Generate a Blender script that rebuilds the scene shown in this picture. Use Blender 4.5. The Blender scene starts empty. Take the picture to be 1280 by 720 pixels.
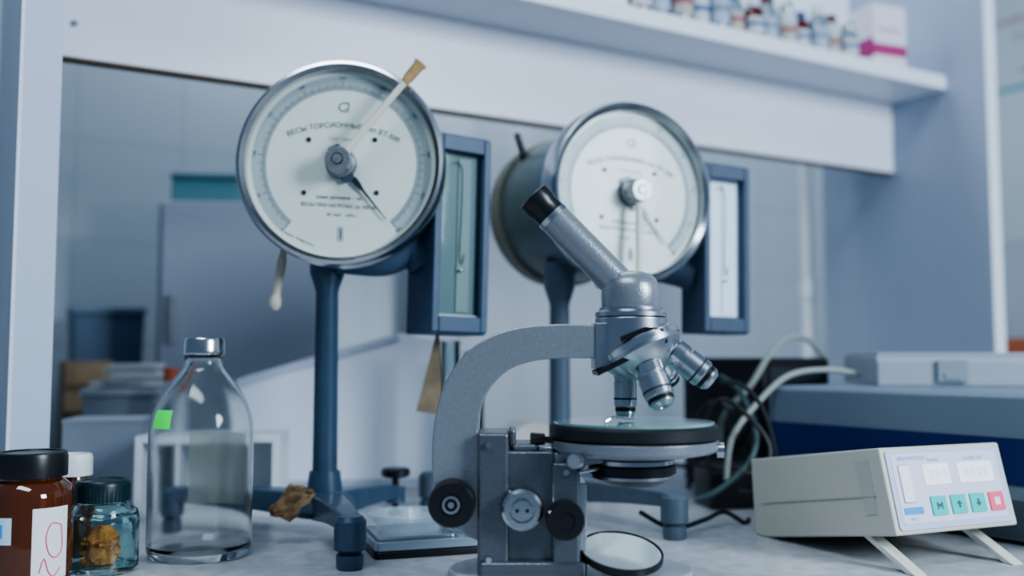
import bpy, bmesh, math, random
from mathutils import Matrix, Vector
random.seed(7)
D=bpy.data; SC=bpy.context.scene; COL=SC.collection
H=0.178; PIT=math.radians(4.05); F=1200.0
YAW=math.radians(29.8)
cs,sn=math.cos(PIT),math.sin(PIT)
def at(px,py,Y):
    u=(px-640)/F; v=(360-py)/F
    k=Y/(cs-v*sn)
    return Vector((u*k,Y,H+(sn+v*cs)*k))
def U(s,t,z=0):
    return Vector((s*math.cos(YAW)-t*math.sin(YAW), s*math.sin(YAW)+t*math.cos(YAW), z))
# ---------------------------------------------------------------- materials
MATS={}
def mat(name,color,rough=.5,metal=0,var=0,vscale=30,bump=0,bscale=200,trans=0,ior=1.45,coat=0,emit=0,alpha=1):
    if name in MATS: return MATS[name]
    m=D.materials.new(name); m.use_nodes=True; nt=m.node_tree; b=nt.nodes['Principled BSDF']
    c=(*color,1)
    b.inputs['Base Color'].default_value=c
    b.inputs['Roughness'].default_value=rough; b.inputs['Metallic'].default_value=metal
    b.inputs['Transmission Weight'].default_value=trans; b.inputs['IOR'].default_value=ior
    b.inputs['Coat Weight'].default_value=coat
    b.inputs['Alpha'].default_value=alpha
    if emit:
        b.inputs['Emission Color'].default_value=c; b.inputs['Emission Strength'].default_value=emit
    tc=nt.nodes.new('ShaderNodeTexCoord')
    if var:
        n=nt.nodes.new('ShaderNodeTexNoise'); n.inputs['Scale'].default_value=vscale; n.inputs['Detail'].default_value=6
        r=nt.nodes.new('ShaderNodeValToRGB'); r.color_ramp.elements[0].position=.3; r.color_ramp.elements[1].position=.7
        r.color_ramp.elements[0].color=(*[x*(1-var) for x in color],1)
        r.color_ramp.elements[1].color=(*[min(1,x*(1+var)) for x in color],1)
        nt.links.new(tc.outputs['Object'],n.inputs['Vector']); nt.links.new(n.outputs['Fac'],r.inputs['Fac'])
        nt.links.new(r.outputs['Color'],b.inputs['Base Color'])
    if bump:
        n=nt.nodes.new('ShaderNodeTexNoise'); n.inputs['Scale'].default_value=bscale; n.inputs['Detail'].default_value=3
        bp=nt.nodes.new('ShaderNodeBump'); bp.inputs['Strength'].default_value=bump; bp.inputs['Distance'].default_value=.001
        nt.links.new(tc.outputs['Object'],n.inputs['Vector']); nt.links.new(n.outputs['Fac'],bp.inputs['Height'])
        nt.links.new(bp.outputs['Normal'],b.inputs['Normal'])
    MATS[name]=m; return m
def clear_mat(name,tint=(1,1,1),refl=.08):
    if name in MATS: return MATS[name]
    m=D.materials.new(name); m.use_nodes=True; nt=m.node_tree
    for n in list(nt.nodes):
        if n.type=='BSDF_PRINCIPLED': nt.nodes.remove(n)
    o=[n for n in nt.nodes if n.type=='OUTPUT_MATERIAL'][0]
    t=nt.nodes.new('ShaderNodeBsdfTransparent'); t.inputs[0].default_value=(*tint,1)
    g=nt.nodes.new('ShaderNodeBsdfGlossy'); g.inputs['Roughness'].default_value=.05
    f=nt.nodes.new('ShaderNodeLayerWeight'); f.inputs['Blend'].default_value=refl*2
    mx=nt.nodes.new('ShaderNodeMixShader')
    nt.links.new(f.outputs['Fresnel'],mx.inputs[0]); nt.links.new(t.outputs[0],mx.inputs[1]); nt.links.new(g.outputs[0],mx.inputs[2])
    nt.links.new(mx.outputs[0],o.inputs['Surface']); MATS[name]=m; return m
laminate=mat('white_laminate',(.73,.76,.84),.35,var=.02,vscale=4)
lam_shade=mat('shaded_white_laminate',(.37,.43,.53),.4,var=.04,vscale=4)  # shade on the left-facing panels is put into this darker laminate colour
chip=mat('chipboard_edge',(.13,.09,.06),.8,var=.3,vscale=200)
black=mat('black_plastic',(.010,.011,.014),.32)
blackmatte=mat('black_rubber',(.010,.014,.017),.5,bump=.2,bscale=600)
chrome=mat('chrome',(.70,.73,.76),.20,1)
chromedark=mat('satin_chrome',(.48,.51,.55),.30,1)
worn=mat('worn_grey_metal',(.33,.35,.36),.42,.9,var=.15,vscale=200)
steel=mat('brushed_steel',(.56,.58,.60),.22,1,bump=.06,bscale=700)
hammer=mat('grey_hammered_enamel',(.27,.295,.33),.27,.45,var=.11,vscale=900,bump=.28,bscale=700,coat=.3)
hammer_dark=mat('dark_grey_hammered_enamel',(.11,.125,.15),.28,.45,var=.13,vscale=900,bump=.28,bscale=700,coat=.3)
bluepaint=mat('blue_enamel',(.038,.076,.125),.36,.1,var=.08,vscale=60,bump=.12,bscale=300,coat=.2)
bluematt=mat('satin_blue_enamel',(.045,.085,.145),.5,0,var=.08,vscale=60)
slatepaint=mat('slate_enamel',(.085,.12,.16),.42,.1,var=.08,vscale=60,bump=.12,bscale=300,coat=.1)
slatematt=mat('satin_slate_enamel',(.055,.085,.135),.55,0,var=.08,vscale=60)
greenpaint=mat('grey_green_enamel',(.095,.135,.125),.42,.1,var=.12,vscale=60,bump=.15,bscale=300,coat=.1)
olive=mat('olive_tan_enamel',(.20,.19,.14),.5,0,var=.12,vscale=60)
face=mat('dial_enamel',(.88,.85,.73),.4,var=.02,vscale=20)
face_ring=mat('dial_scale_band',(.50,.52,.49),.45)
ink=mat('black_ink',(.02,.025,.04),.6)
greyink=mat('grey_ink',(.07,.08,.10),.6)
textink=mat('faded_ink',(.05,.055,.07),.6)
wood=mat('turned_wood',(.50,.32,.15),.5,var=.2,vscale=80)
ivory=mat('ivory_rod',(.72,.69,.60),.42)
glass=mat('clear_glass',(.97,.99,.975),.09,trans=1,ior=1.34)
aqua=mat('aqua_glass',(.72,.93,.92),.04,trans=1,ior=1.38,bump=.4,bscale=70)
amber=mat('amber_glass',(.15,.037,.008),.05,trans=.45,ior=1.5,coat=.8)
pane=clear_mat('window_glass',(.95,.98,1),.05)
tintpane=clear_mat('tinted_chamber_glass',(.74,.80,.80),.10)
paper=mat('paper_label',(.78,.80,.82),.7)
# ---------------------------------------------------------------- geometry
def X(M,vs): return [M@Vector(v) for v in vs]
def box(c,s,R=None):
    vs=[Vector((c[0]+dx*s[0]/2,c[1]+dy*s[1]/2,c[2]+dz*s[2]/2)) for dx in(-1,1) for dy in(-1,1) for dz in(-1,1)]
    if R is not None:
        C=Vector(c); vs=[C+R@(v-C) for v in vs]
    return vs,[(0,1,3,2),(4,6,7,5),(0,4,5,1),(2,3,7,6),(0,2,6,4),(1,5,7,3)]
def frame(p,d):
    d=Vector(d).normalized(); q=Vector((0,0,1)).rotation_difference(d)
    return Matrix.Translation(Vector(p))@q.to_matrix().to_4x4()
def lathe(prof,M=None,seg=48,closed=False):
    vs=[];rings=[]
    for r,z in prof:
        if r<1e-7: rings.append([len(vs)]); vs.append(Vector((0,0,z)))
        else:
            rings.append(list(range(len(vs),len(vs)+seg)))
            for i in range(seg):
                a=2*math.pi*i/seg; vs.append(Vector((r*math.cos(a),r*math.sin(a),z)))
    fs=[]; pairs=list(zip(rings,rings[1:]))
    if closed: pairs.append((rings[-1],rings[0]))
    for A,B in pairs:
        for i in range(seg):
            j=(i+1)%seg
            if len(A)==1 and len(B)==1: break
            if len(A)==1: fs.append((A[0],B[j],B[i]))
            elif len(B)==1: fs.append((A[i],A[j],B[0]))
            else: fs.append((A[i],A[j],B[j],B[i]))
    if M is not None: vs=X(M,vs)
    return vs,fs
def cyl(p0,p1,r0,r1=None,seg=32):
    r1=r0 if r1 is None else r1
    p0=Vector(p0);p1=Vector(p1); L=(p1-p0).length
    return lathe([(0,0),(r0,0),(r1,L),(0,L)],frame(p0,p1-p0),seg)
def barrel(p0,d,prof,seg=36): return lathe(prof,frame(p0,d),seg)
def catmull(pts,n=8,closed=False):
    P=[Vector(p) for p in pts]; out=[]; N=len(P)
    rng=range(N) if closed else range(N-1)
    for i in rng:
        g=(lambda k:P[k%N]) if closed else (lambda k:P[max(0,min(N-1,k))])
        a,b,c,d=g(i-1),g(i),g(i+1),g(i+2)
        for k in range(n):
            t=k/n
            out.append(.5*((2*b)+(c-a)*t+(2*a-5*b+4*c-d)*t*t+(3*b-a-3*c+d)*t**3))
    if not closed: out.append(P[-1])
    return out
def sweep(pts,r,seg=10,r1=None,flat=1):
    P=[Vector(p) for p in pts]; vs=[];fs=[]; n=len(P)
    t=(P[1]-P[0]).normalized(); up=Vector((0,0,1)) if abs(t.z)<.9 else Vector((1,0,0))
    nrm=t.cross(up).normalized()
    for i,p in enumerate(P):
        tt=(P[min(n-1,i+1)]-P[max(0,i-1)]).normalized()
        nrm=(nrm-tt*nrm.dot(tt)).normalized(); bn=tt.cross(nrm)
        rr=r if r1 is None else r+(r1-r)*i/(n-1)
        for k in range(seg):
            a=2*math.pi*k/seg; vs.append(p+rr*(nrm*math.cos(a)*flat+bn*math.sin(a)))
    for i in range(n-1):
        for k in range(seg):
            l=(k+1)%seg; fs.append((i*seg+k,i*seg+l,(i+1)*seg+l,(i+1)*seg+k))
    fs.append(tuple(range(seg-1,-1,-1))); fs.append(tuple((n-1)*seg+k for k in range(seg)))
    return vs,fs
def prism(poly,d0,d1,axis='y',M=None):
    def p3(p,d):
        a,b=p
        return Vector((a,d,b)) if axis=='y' else (Vector((d,a,b)) if axis=='x' else Vector((a,b,d)))
    n=len(poly); vs=[p3(p,d0) for p in poly]+[p3(p,d1) for p in poly]
    fs=[tuple(range(n)),tuple(range(2*n-1,n-1,-1))]+[(i,(i+1)%n,n+(i+1)%n,n+i) for i in range(n)]
    if M is not None: vs=X(M,vs)
    return vs,fs
def rrect(w,h,r,n=6,c=(0,0)):
    o=[]
    for cx,cy,a0 in((w/2-r,h/2-r,0),(-w/2+r,h/2-r,90),(-w/2+r,-h/2+r,180),(w/2-r,-h/2+r,270)):
        for k in range(n+1):
            a=math.radians(a0+90*k/n); o.append((c[0]+cx+r*math.cos(a),c[1]+cy+r*math.sin(a)))
    return o
def patch(r,a0,a1,z0,z1,n=14,th=.0003,prof=None):
    vs=[];fs=[]; nz=6 if prof else 1
    def rad(z):
        if not prof: return r
        for (ra,za),(rb,zb) in zip(prof,prof[1:]):
            if za<=z<=zb: return ra+(rb-ra)*(z-za)/(zb-za)+.0002
        return r
    zs=[z0+(z1-z0)*k/nz for k in range(nz+1)]
    W=2*(nz+1)
    for i in range(n+1):
        a=math.radians(a0+(a1-a0)*i/n)
        for rr in(0,th):
            for z in zs:
                q=rad(z)+rr; vs.append(Vector((q*math.cos(a),q*math.sin(a),z)))
    m_=nz+1
    for i in range(n):
        o=i*W;q=o+W
        for k in range(nz):
            fs.append((o+m_+k,q+m_+k,q+m_+k+1,o+m_+k+1)); fs.append((o+k,o+k+1,q+k+1,q+k))
        fs.append((o,q,q+m_,o+m_)); fs.append((o+nz,o+m_+nz,q+m_+nz,q+nz))
    for o in(0,n*W):
        for k in range(nz): fs.append((o+k,o+m_+k,o+m_+k+1,o+k+1))
    return vs,fs
def text(s,size,M,bend=0,mirror=False,bold=0):
    cu=D.curves.new('t','FONT'); cu.body=s; cu.size=size; cu.align_x='CENTER'; cu.align_y='CENTER'
    cu.resolution_u=3; cu.extrude=0; cu.offset=bold
    ob=D.objects.new('t',cu); COL.objects.link(ob)
    bpy.context.view_layer.update()
    me=D.meshes.new_from_object(ob.evaluated_get(bpy.context.evaluated_depsgraph_get()))
    vs=[v.co.copy() for v in me.vertices]; fs=[tuple(p.vertices) for p in me.polygons]
    D.objects.remove(ob); D.meshes.remove(me); D.curves.remove(cu)
    o=[]
    for v in vs:
        x,y=v.x,v.y
        if mirror: x=-x
        if bend:
            R=bend+y; a=x/bend; x,y=R*math.sin(a),R*math.cos(a)-bend
        o.append(M@Vector((x,y,0)))
    return o,fs
def mk(name,prims,m,parent=None,bevel=0,smooth=True,label=None,seg=2,ang=35):
    vs=[];fs=[]
    for v,f in prims:
        o=len(vs); vs+=[tuple(p) for p in v]; fs+=[tuple(i+o for i in q) for q in f]
    me=D.meshes.new(name); me.from_pydata(vs,[],fs)
    bm=bmesh.new(); bm.from_mesh(me); bmesh.ops.recalc_face_normals(bm,faces=bm.faces); bm.to_mesh(me); bm.free()
    me.materials.append(m)
    if smooth:
        for p in me.polygons: p.use_smooth=True
        me.set_sharp_from_angle(angle=math.radians(ang))
    ob=D.objects.new(name,me); COL.objects.link(ob)
    if parent: ob.parent=parent
    if bevel:
        b=ob.modifiers.new('b','BEVEL'); b.width=bevel; b.segments=seg; b.limit_method='ANGLE'; b.angle_limit=math.radians(40)
        b.harden_normals=True if smooth else False
    if label: ob['label']=label
    return ob
def root(name,label,cat,loc=(0,0,0),yaw=0,group=None):
    e=D.objects.new(name,None); e.empty_display_size=.02; COL.objects.link(e)
    e.location=loc; e.rotation_euler=(0,0,yaw); e['label']=label; e['category']=cat
    if group: e['group']=group
    return e
def top(ob,label,cat,loc=(0,0,0),yaw=0,group=None):
    ob['label']=label; ob['category']=cat; ob.location=loc; ob.rotation_euler=(0,0,yaw)
    if group: ob['group']=group
    return ob
# ---------------------------------------------------------------- room
tile=D.materials.new('ceramic_wall_tile'); tile.use_nodes=True
nt=tile.node_tree; b=nt.nodes['Principled BSDF']; tc=nt.nodes.new('ShaderNodeTexCoord')
sp=nt.nodes.new('ShaderNodeSeparateXYZ'); cb=nt.nodes.new('ShaderNodeCombineXYZ'); ad=nt.nodes.new('ShaderNodeMath'); ad.operation='ADD'
br=nt.nodes.new('ShaderNodeTexBrick'); br.offset=0; br.inputs['Scale'].default_value=1
br.inputs['Brick Width'].default_value=.2; br.inputs['Row Height'].default_value=.2; br.inputs['Mortar Size'].default_value=.003
br.inputs['Color1'].default_value=(.43,.49,.54,1); br.inputs['Color2'].default_value=(.42,.48,.535,1); br.inputs['Mortar'].default_value=(.36,.415,.47,1)
nt.links.new(tc.outputs['Object'],sp.inputs[0]); nt.links.new(sp.outputs['X'],ad.inputs[0]); nt.links.new(sp.outputs['Y'],ad.inputs[1])
nt.links.new(ad.outputs[0],cb.inputs['X']); nt.links.new(sp.outputs['Z'],cb.inputs['Y']); nt.links.new(cb.outputs[0],br.inputs['Vector'])
nt.links.new(br.outputs['Color'],b.inputs['Base Color']); b.inputs['Roughness'].default_value=.4
floorm=mat('linoleum_floor',(.25,.27,.29),.5,var=.15,vscale=8)
def struct(name,prims,m,loc=(0,0,0),yaw=YAW):
    o=mk(name,prims,m,smooth=False); o['kind']='structure'; o.location=loc; o.rotation_euler=(0,0,yaw); return o
struct('wall_back',[box((.9,2.06,.5),(5.2,.08,2.5))],tile)
struct('wall_right',[box((2.64,.8,.5),(.08,2.44,2.5))],mat('painted_wall',(.56,.63,.70),.5,var=.03,vscale=5))
struct('floor',[box((.9,.6,-.79),(5.2,3.2,.08))],floorm)
# bench
bench=root('lab_bench','long laboratory bench with mottled pale grey worktop','bench',(0,0,0),YAW)
top_m=mat('mottled_worktop',(.50,.52,.55),.32,var=.18,vscale=60,bump=.08,bscale=150)
mk('worktop',[box((.75,1.15,-.02),(3.5,1.7,.04))],top_m,bench,bevel=.004)
mk('cabinet_body',[box((.75,1.2,-.395),(3.4,1.5,.71))],laminate,bench)
# ---------------------------------------------------------------- shelving unit
su=root('shelving_unit','white laminate bench-top shelving unit with deep cross rail','shelving unit',(0,0,0),YAW)
L0,L1_=.0385,.0745; R0=1.508
mk('side_panel',[box(((L0+L1_)/2,1.42,.55),(L1_-L0,.84,1.1))],lam_shade,su,bevel=.001)
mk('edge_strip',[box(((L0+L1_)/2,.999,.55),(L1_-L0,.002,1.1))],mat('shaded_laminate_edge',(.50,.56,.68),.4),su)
mk('edge_strip',[box((L0+.0015,.9975,.55),(.003,.001,1.1))],laminate,su)  # thin white strip painted as the bright line along the shaded edge
mk('side_panel',[box((R0+.014,1.1815,.55),(.028,.363,1.1))],lam_shade,su,bevel=.001)
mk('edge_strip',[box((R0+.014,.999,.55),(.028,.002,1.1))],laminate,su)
cx=(L1_+R0)/2; cw=R0-L1_-.0005
mk('cross_rail',[box((cx,1.199,.586),(cw,.018,.13))],laminate,su,bevel=.0008)
mk('rail_edge',[box((cx,1.199,.5195),(cw,.018,.003))],chip,su,label='bare brown chipboard edge')
mk('shelf',[box((cx,1.18,.664),(cw,.21,.025))],laminate,su,bevel=.001)
mk('back_panel',[box((cx,1.29,.89),(cw,.012,.42))],laminate,su)
mk('bolt',[cyl((.1,1.188,.56),(.1,1.191,.56),.004)],steel,su)
pp=mk('wall_pipe',[sweep([(0,0,0),(0,0,.6),(0,0,1.2)],.014,16),lathe([(.014,.3),(.018,.3),(.018,.33),(.014,.33)])],mat('white_paint',(.93,.95,.95),.4))
top(pp,'vertical white painted pipe rising behind the shelving','pipe',U(1.522,1.42,0))
# ---------------------------------------------------------------- camera
cam=D.cameras.new('camera'); co=D.objects.new('camera',cam); COL.objects.link(co); SC.camera=co
co.location=(0,0,H); co.rotation_euler=(math.radians(90)+PIT,0,0)
cam.sensor_width=36; cam.lens=36*F/1280; cam.clip_start=.02
cam.dof.use_dof=True; cam.dof.focus_distance=.77; cam.dof.aperture_fstop=2.6
# ---------------------------------------------------------------- microscope
MY=.72; MO=Vector((.04,MY,0))
def m(px,py,dy=0): 
    v=at(px,py,MY)-MO; v.y=dy; return v
mic=root('microscope','grey hammered-metal monocular laboratory microscope with curved arm','microscope',MO)
def m2(px,py): v=m(px,py); return (v.x,v.z)
out=[(.003+.094*math.cos(2*math.pi*k/56),.001+.064*math.sin(2*math.pi*k/56)) for k in range(56)]
mk('base',[prism(out,0,.017,'z'),prism([(x*.96,y*.94) for x,y in out],.017,.0225,'z')],mat('light_hammered_enamel',(.50,.53,.56),.28,.3,var=.08,vscale=900,bump=.2,bscale=700,coat=.3),mic,bevel=.003,seg=3,label='pale grey oval foot')
outer=[(742,407),(700,406),(655,409),(618,419),(586,439),(562,470),(549,505),(543,545),(543,590),(551,625),(570,655),(600,672)]
inner=[(600,560),(599,530),(603,505),(616,481),(638,461),(668,451),(705,448),(742,448)]
oc=catmull([Vector((*p,0)) for p in outer],6); ic=catmull([Vector((*p,0)) for p in inner],6)
poly=[m2(p.x,p.y) for p in oc]+[m2(p.x,p.y) for p in ic]
mk('arm',[prism(poly,-.017,.017)],hammer,mic,bevel=.008,seg=6)
def mb(x0,y0,x1,y1,d0,d1):
    a=m2(x0,y1); c=m2(x1,y0)
    return box(((a[0]+c[0])/2,(d0+d1)/2,(a[1]+c[1])/2),(c[0]-a[0],d1-d0,c[1]-a[1]))
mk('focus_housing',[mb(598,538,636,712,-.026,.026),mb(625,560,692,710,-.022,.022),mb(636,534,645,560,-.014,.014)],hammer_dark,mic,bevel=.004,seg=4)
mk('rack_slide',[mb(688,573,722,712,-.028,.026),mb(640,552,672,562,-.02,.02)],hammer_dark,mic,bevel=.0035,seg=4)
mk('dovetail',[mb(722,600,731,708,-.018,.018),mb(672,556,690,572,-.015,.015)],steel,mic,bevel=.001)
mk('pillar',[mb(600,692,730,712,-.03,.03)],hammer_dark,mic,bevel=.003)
for x,y in((612,552),(612,690),(705,585),(705,698)):
    mk('screw',[cyl(m(x,y,-.0265),m(x,y,-.0290),.0022)],steel,mic)
def knob(px,py,r,y0,y1,mt,name='focus_knob'):
    c=m(px,py,y0); L=abs(y1-y0); d=(0,-1,0) if y1<y0 else (0,1,0)
    return mk(name,[barrel(c,d,[(0,0),(r*.85,0),(r,.003),(r,L-.003),(r*.93,L),(r*.5,L),(r*.5,L-.001),(0,L-.001)],48)],mt,mic)
knob(568,621,.0165,-.018,-.040,black)
mk('knob_cap',[barrel(m(568,621,-.039),(0,-1,0),[(.0045,0),(.0062,0),(.0062,.0016),(.0045,.0016)],32)],steel,mic)
mk('knob_screw',[barrel(m(568,621,-.039),(0,-1,0),[(0,.0),(.0022,.0),(.0022,.0016),(0,.0016)],24)],steel,mic)
knob(568,621,.0165,.018,.040,black)
c=m(652,628,-.022)
mk('fine_focus_knob',[barrel(c,(0,-1,0),[(0,0),(.0155,0),(.0155,.006),(.0145,.008),(.0145,.014),(.0125,.016),(.009,.016),(.009,.012),(.007,.012),(.007,.017),(0,.017)],48)],steel,mic,label='ribbed steel fine focus dial')
for dx in(-6,6): mk('knob_hole',[cyl(m(652+dx,628,-.0385),m(652+dx,628,-.0396),.0013,seg=16)],black,mic)
knob(703,639,.0135,-.027,-.046,black)
knob(703,639,.0135,.026,.045,black)
mk('lock_lever',[cyl(m(690,548,-.012),m(664,547,-.014),.0025),cyl(m(680,547,-.013),m(663,547,-.014),.0042,.005)],black,mic)
sc=m(792,534); sx,sz=sc.x,sc.z
def ML(z): return Matrix.Translation(Vector((sx,0,z)))
mk('stage',[lathe([(0,0),(.060,0),(.0624,.0015),(.0624,.0090),(.0605,.0110),(.0,.0110)],ML(sz-.0080),72)],blackmatte,mic,label='round black rubber-edged stage')
mk('stage_plate',[lathe([(0,0),(.0595,0),(.0595,.0018),(0,.0018)],ML(sz+.003),72)],mat('plate_glass_green',(.22,.38,.37),.06,.0,coat=.9,var=.2,vscale=40),mic,label='round glass plate')
mk('stage_support',[lathe([(0,0),(.045,0),(.0595,.003),(.0620,.005),(.0620,.0115),(0,.0115)],ML(sz-.0200),72),
    mb(690,563,760,576,-.02,.02)],hammer,mic,bevel=.0008)
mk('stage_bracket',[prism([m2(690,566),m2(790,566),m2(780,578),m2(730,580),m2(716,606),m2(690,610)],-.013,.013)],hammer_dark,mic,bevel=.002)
mk('centering_screw',[barrel(m(884,560,-.015),(1,-.15,0),[(0,0),(.002,0),(.002,.004),(.0055,.004),(.0055,.009),(0,.009)])],chromedark,mic)
mk('centering_screw',[barrel(m(720,567,-.045),(-.6,-1,0),[(0,0),(.002,0),(.002,.004),(.005,.004),(.005,.01),(0,.01)])],chromedark,mic)
mk('stage_clip',[sweep(catmull([m(752,524,-.03),m(762,519,-.025),m(775,521,-.01),m(792,523,.0)],6),.0009,8)],chrome,mic)
cz=m2(785,572)[1]; CMx=Matrix.Translation(Vector((m2(785,0)[0],0,cz+.004)))
mk('condenser',[lathe([(0,0),(.024,0),(.024,-.003),(.030,-.004),(.030,-.008),(.0325,-.009),(.0325,-.0145),(.029,-.0155),(.029,-.0185),(.026,-.020),(.020,-.0235),(.0,-.0235)],CMx,48)],black,mic)
mk('iris_ring',[lathe([(.0300,-.0045),(.0312,-.0045),(.0312,-.0075),(.0300,-.0075)],CMx,48,closed=True)],steel,mic)
mk('condenser_ring',[lathe([(.0290,-.0160),(.0300,-.0160),(.0300,-.0182),(.0290,-.0182)],CMx,48,closed=True)],chromedark,mic)
mk('iris_lever',[cyl(m(745,582,-.02),m(720,585,-.03),.0011)],steel,mic)
hx=m2(785,0)[0]
def hz(py): return m2(785,py)[1]
HM=Matrix.Translation(Vector((hx,0,0)))
mk('head_housing',[lathe([(0,hz(386)),(.0215,hz(386)),(.022,hz(383)),(.022,hz(366)),(.0213,hz(357)),(.0190,hz(349)),(.015,hz(343)),(.009,hz(339.5)),(0,hz(338.5))],HM,64)],hammer,mic)
mk('head_collar',[lathe([(0,hz(396)),(.0268,hz(396)),(.0268,hz(391)),(.0235,hz(388)),(.0235,hz(385)),(0,hz(385))],HM,56)],chromedark,mic)
mk('nosepiece_housing',[lathe([(0,hz(452)),(.0225,hz(452)),(.0268,hz(442)),(.0268,hz(397)),(0,hz(397))],HM,56),
    prism([m2(741,404),m2(775,404),m2(775,454),m2(741,462)],-.018,.018)],chromedark,mic,bevel=.0012)
mk('clamp_groove',[prism([m2(742,464),m2(782,442),m2(826,424),m2(828,428),m2(784,449),m2(744,469)],-.0265,.02)],black,mic)
mk('clamp_lever',[prism([m2(770,422),m2(800,410),m2(822,412),m2(822,415),m2(801,414),m2(772,428)],-.0282,-.024)],black,mic)
ax=Vector((.42,-.20,-.88)).normalized(); rc=m(803,440,-.002)
mk('revolving_nosepiece',[barrel(rc-ax*.012,ax,[(0,0),(.024,0),(.028,.003),(.0305,.005),(.0305,.013),(.029,.015),(.025,.021),(.018,.027),(.010,.030),(0,.031)],64)],chromedark,mic)
mk('nosepiece_ring',[barrel(rc-ax*.006,ax,[(.0305,0),(.0315,0),(.0315,.004),(.0305,.004)],64)],chrome,mic)
def objective(p,d,L,r):
    d=Vector(d).normalized()
    mk('objective',[barrel(p,d,[(0,0),(r*.8,0),(r*.8,.003),(r,.003),(r,.011),(r*.95,.0115),(r*.95,.013),(r,.0135),(r,L*.76),(r*.86,L*.80),(r*.86,L*.92),(r*.6,L),(r*.3,L),(r*.28,L-.001),(0,L-.001)],40)],chromedark,mic,label='chrome objective lens barrel')
    mk('knurled_ring',[barrel(p+d*.0035,d,[(r*1.0,0),(r*1.05,0),(r*1.05,.0065),(r,.0065)],40)],chrome,mic)
    mk('objective_ring',[barrel(p+d*(L*.62),d,[(r*1.0,0),(r*1.02,0),(r*1.02,.0014),(r,.0014)],40)],ink,mic)
    mk('objective_tip',[barrel(p+d*(L*.80),d,[(r*.87,0),(r*.90,0),(r*.90,.0028),(r*.87,.0028)],40)],black,mic)
objective(m(782,455,.004),(0,0,-1),.0405,.0085)
objective(m(804,452,-.016),(.30,-.32,-.90),.036,.0108)
objective(m(836,436,-.008),(.76,-.10,-.62),.039,.0108)
objective(m(826,450,.014),(.5,.55,-.7),.026,.0085)
t0=m(790,372); t1=m(690,270); dd=(t1-t0).normalized()
mk('body_tube',[cyl(t0,t1,.0128,.0123,48)],hammer,mic)
mk('tube_collar',[barrel(t1-dd*.003,dd,[(0,0),(.0128,0),(.0128,.004),(0,.004)],48)],chromedark,mic)
t2=m(666,247); LL=(t2-t1).length
mk('eyepiece',[barrel(t1+dd*.001,dd,[(0,0),(.0120,0),(.0120,LL-.012),(.0130,LL-.010),(.0130,LL-.001),(.0115,LL),(.008,LL-.002),(0,LL-.003)],48)],black,mic)
mp=m(774,687,-.012); md=Vector((.08,-.27,.96)).normalized()
mk('mirror_cell',[barrel(mp-md*.005,md,[(0,-.003),(.018,-.003),(.027,.0),(.0306,.003),(.0306,.0074),(.0290,.0074),(.0290,.006),(0,.006)],56)],black,mic)
mk('mirror_glass',[barrel(mp-md*.0002,md,[(0,.001),(.0289,.001),(.0289,.0020),(0,.0020)],56)],mat('mirror_painted_bright',(.66,.72,.77),.12,.55,coat=.8),mic,label='round mirror disc with painted-in brightness')  # pale, partly diffuse colour stands in for reflected light
mk('mirror_fork',[sweep(catmull([mp+Vector((-.031,0,0)),mp+Vector((-.030,.008,-.004)),mp+Vector((-.020,.012,-.004)),m(728,697,0)],5),.0028,10)],steel,mic)
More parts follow.
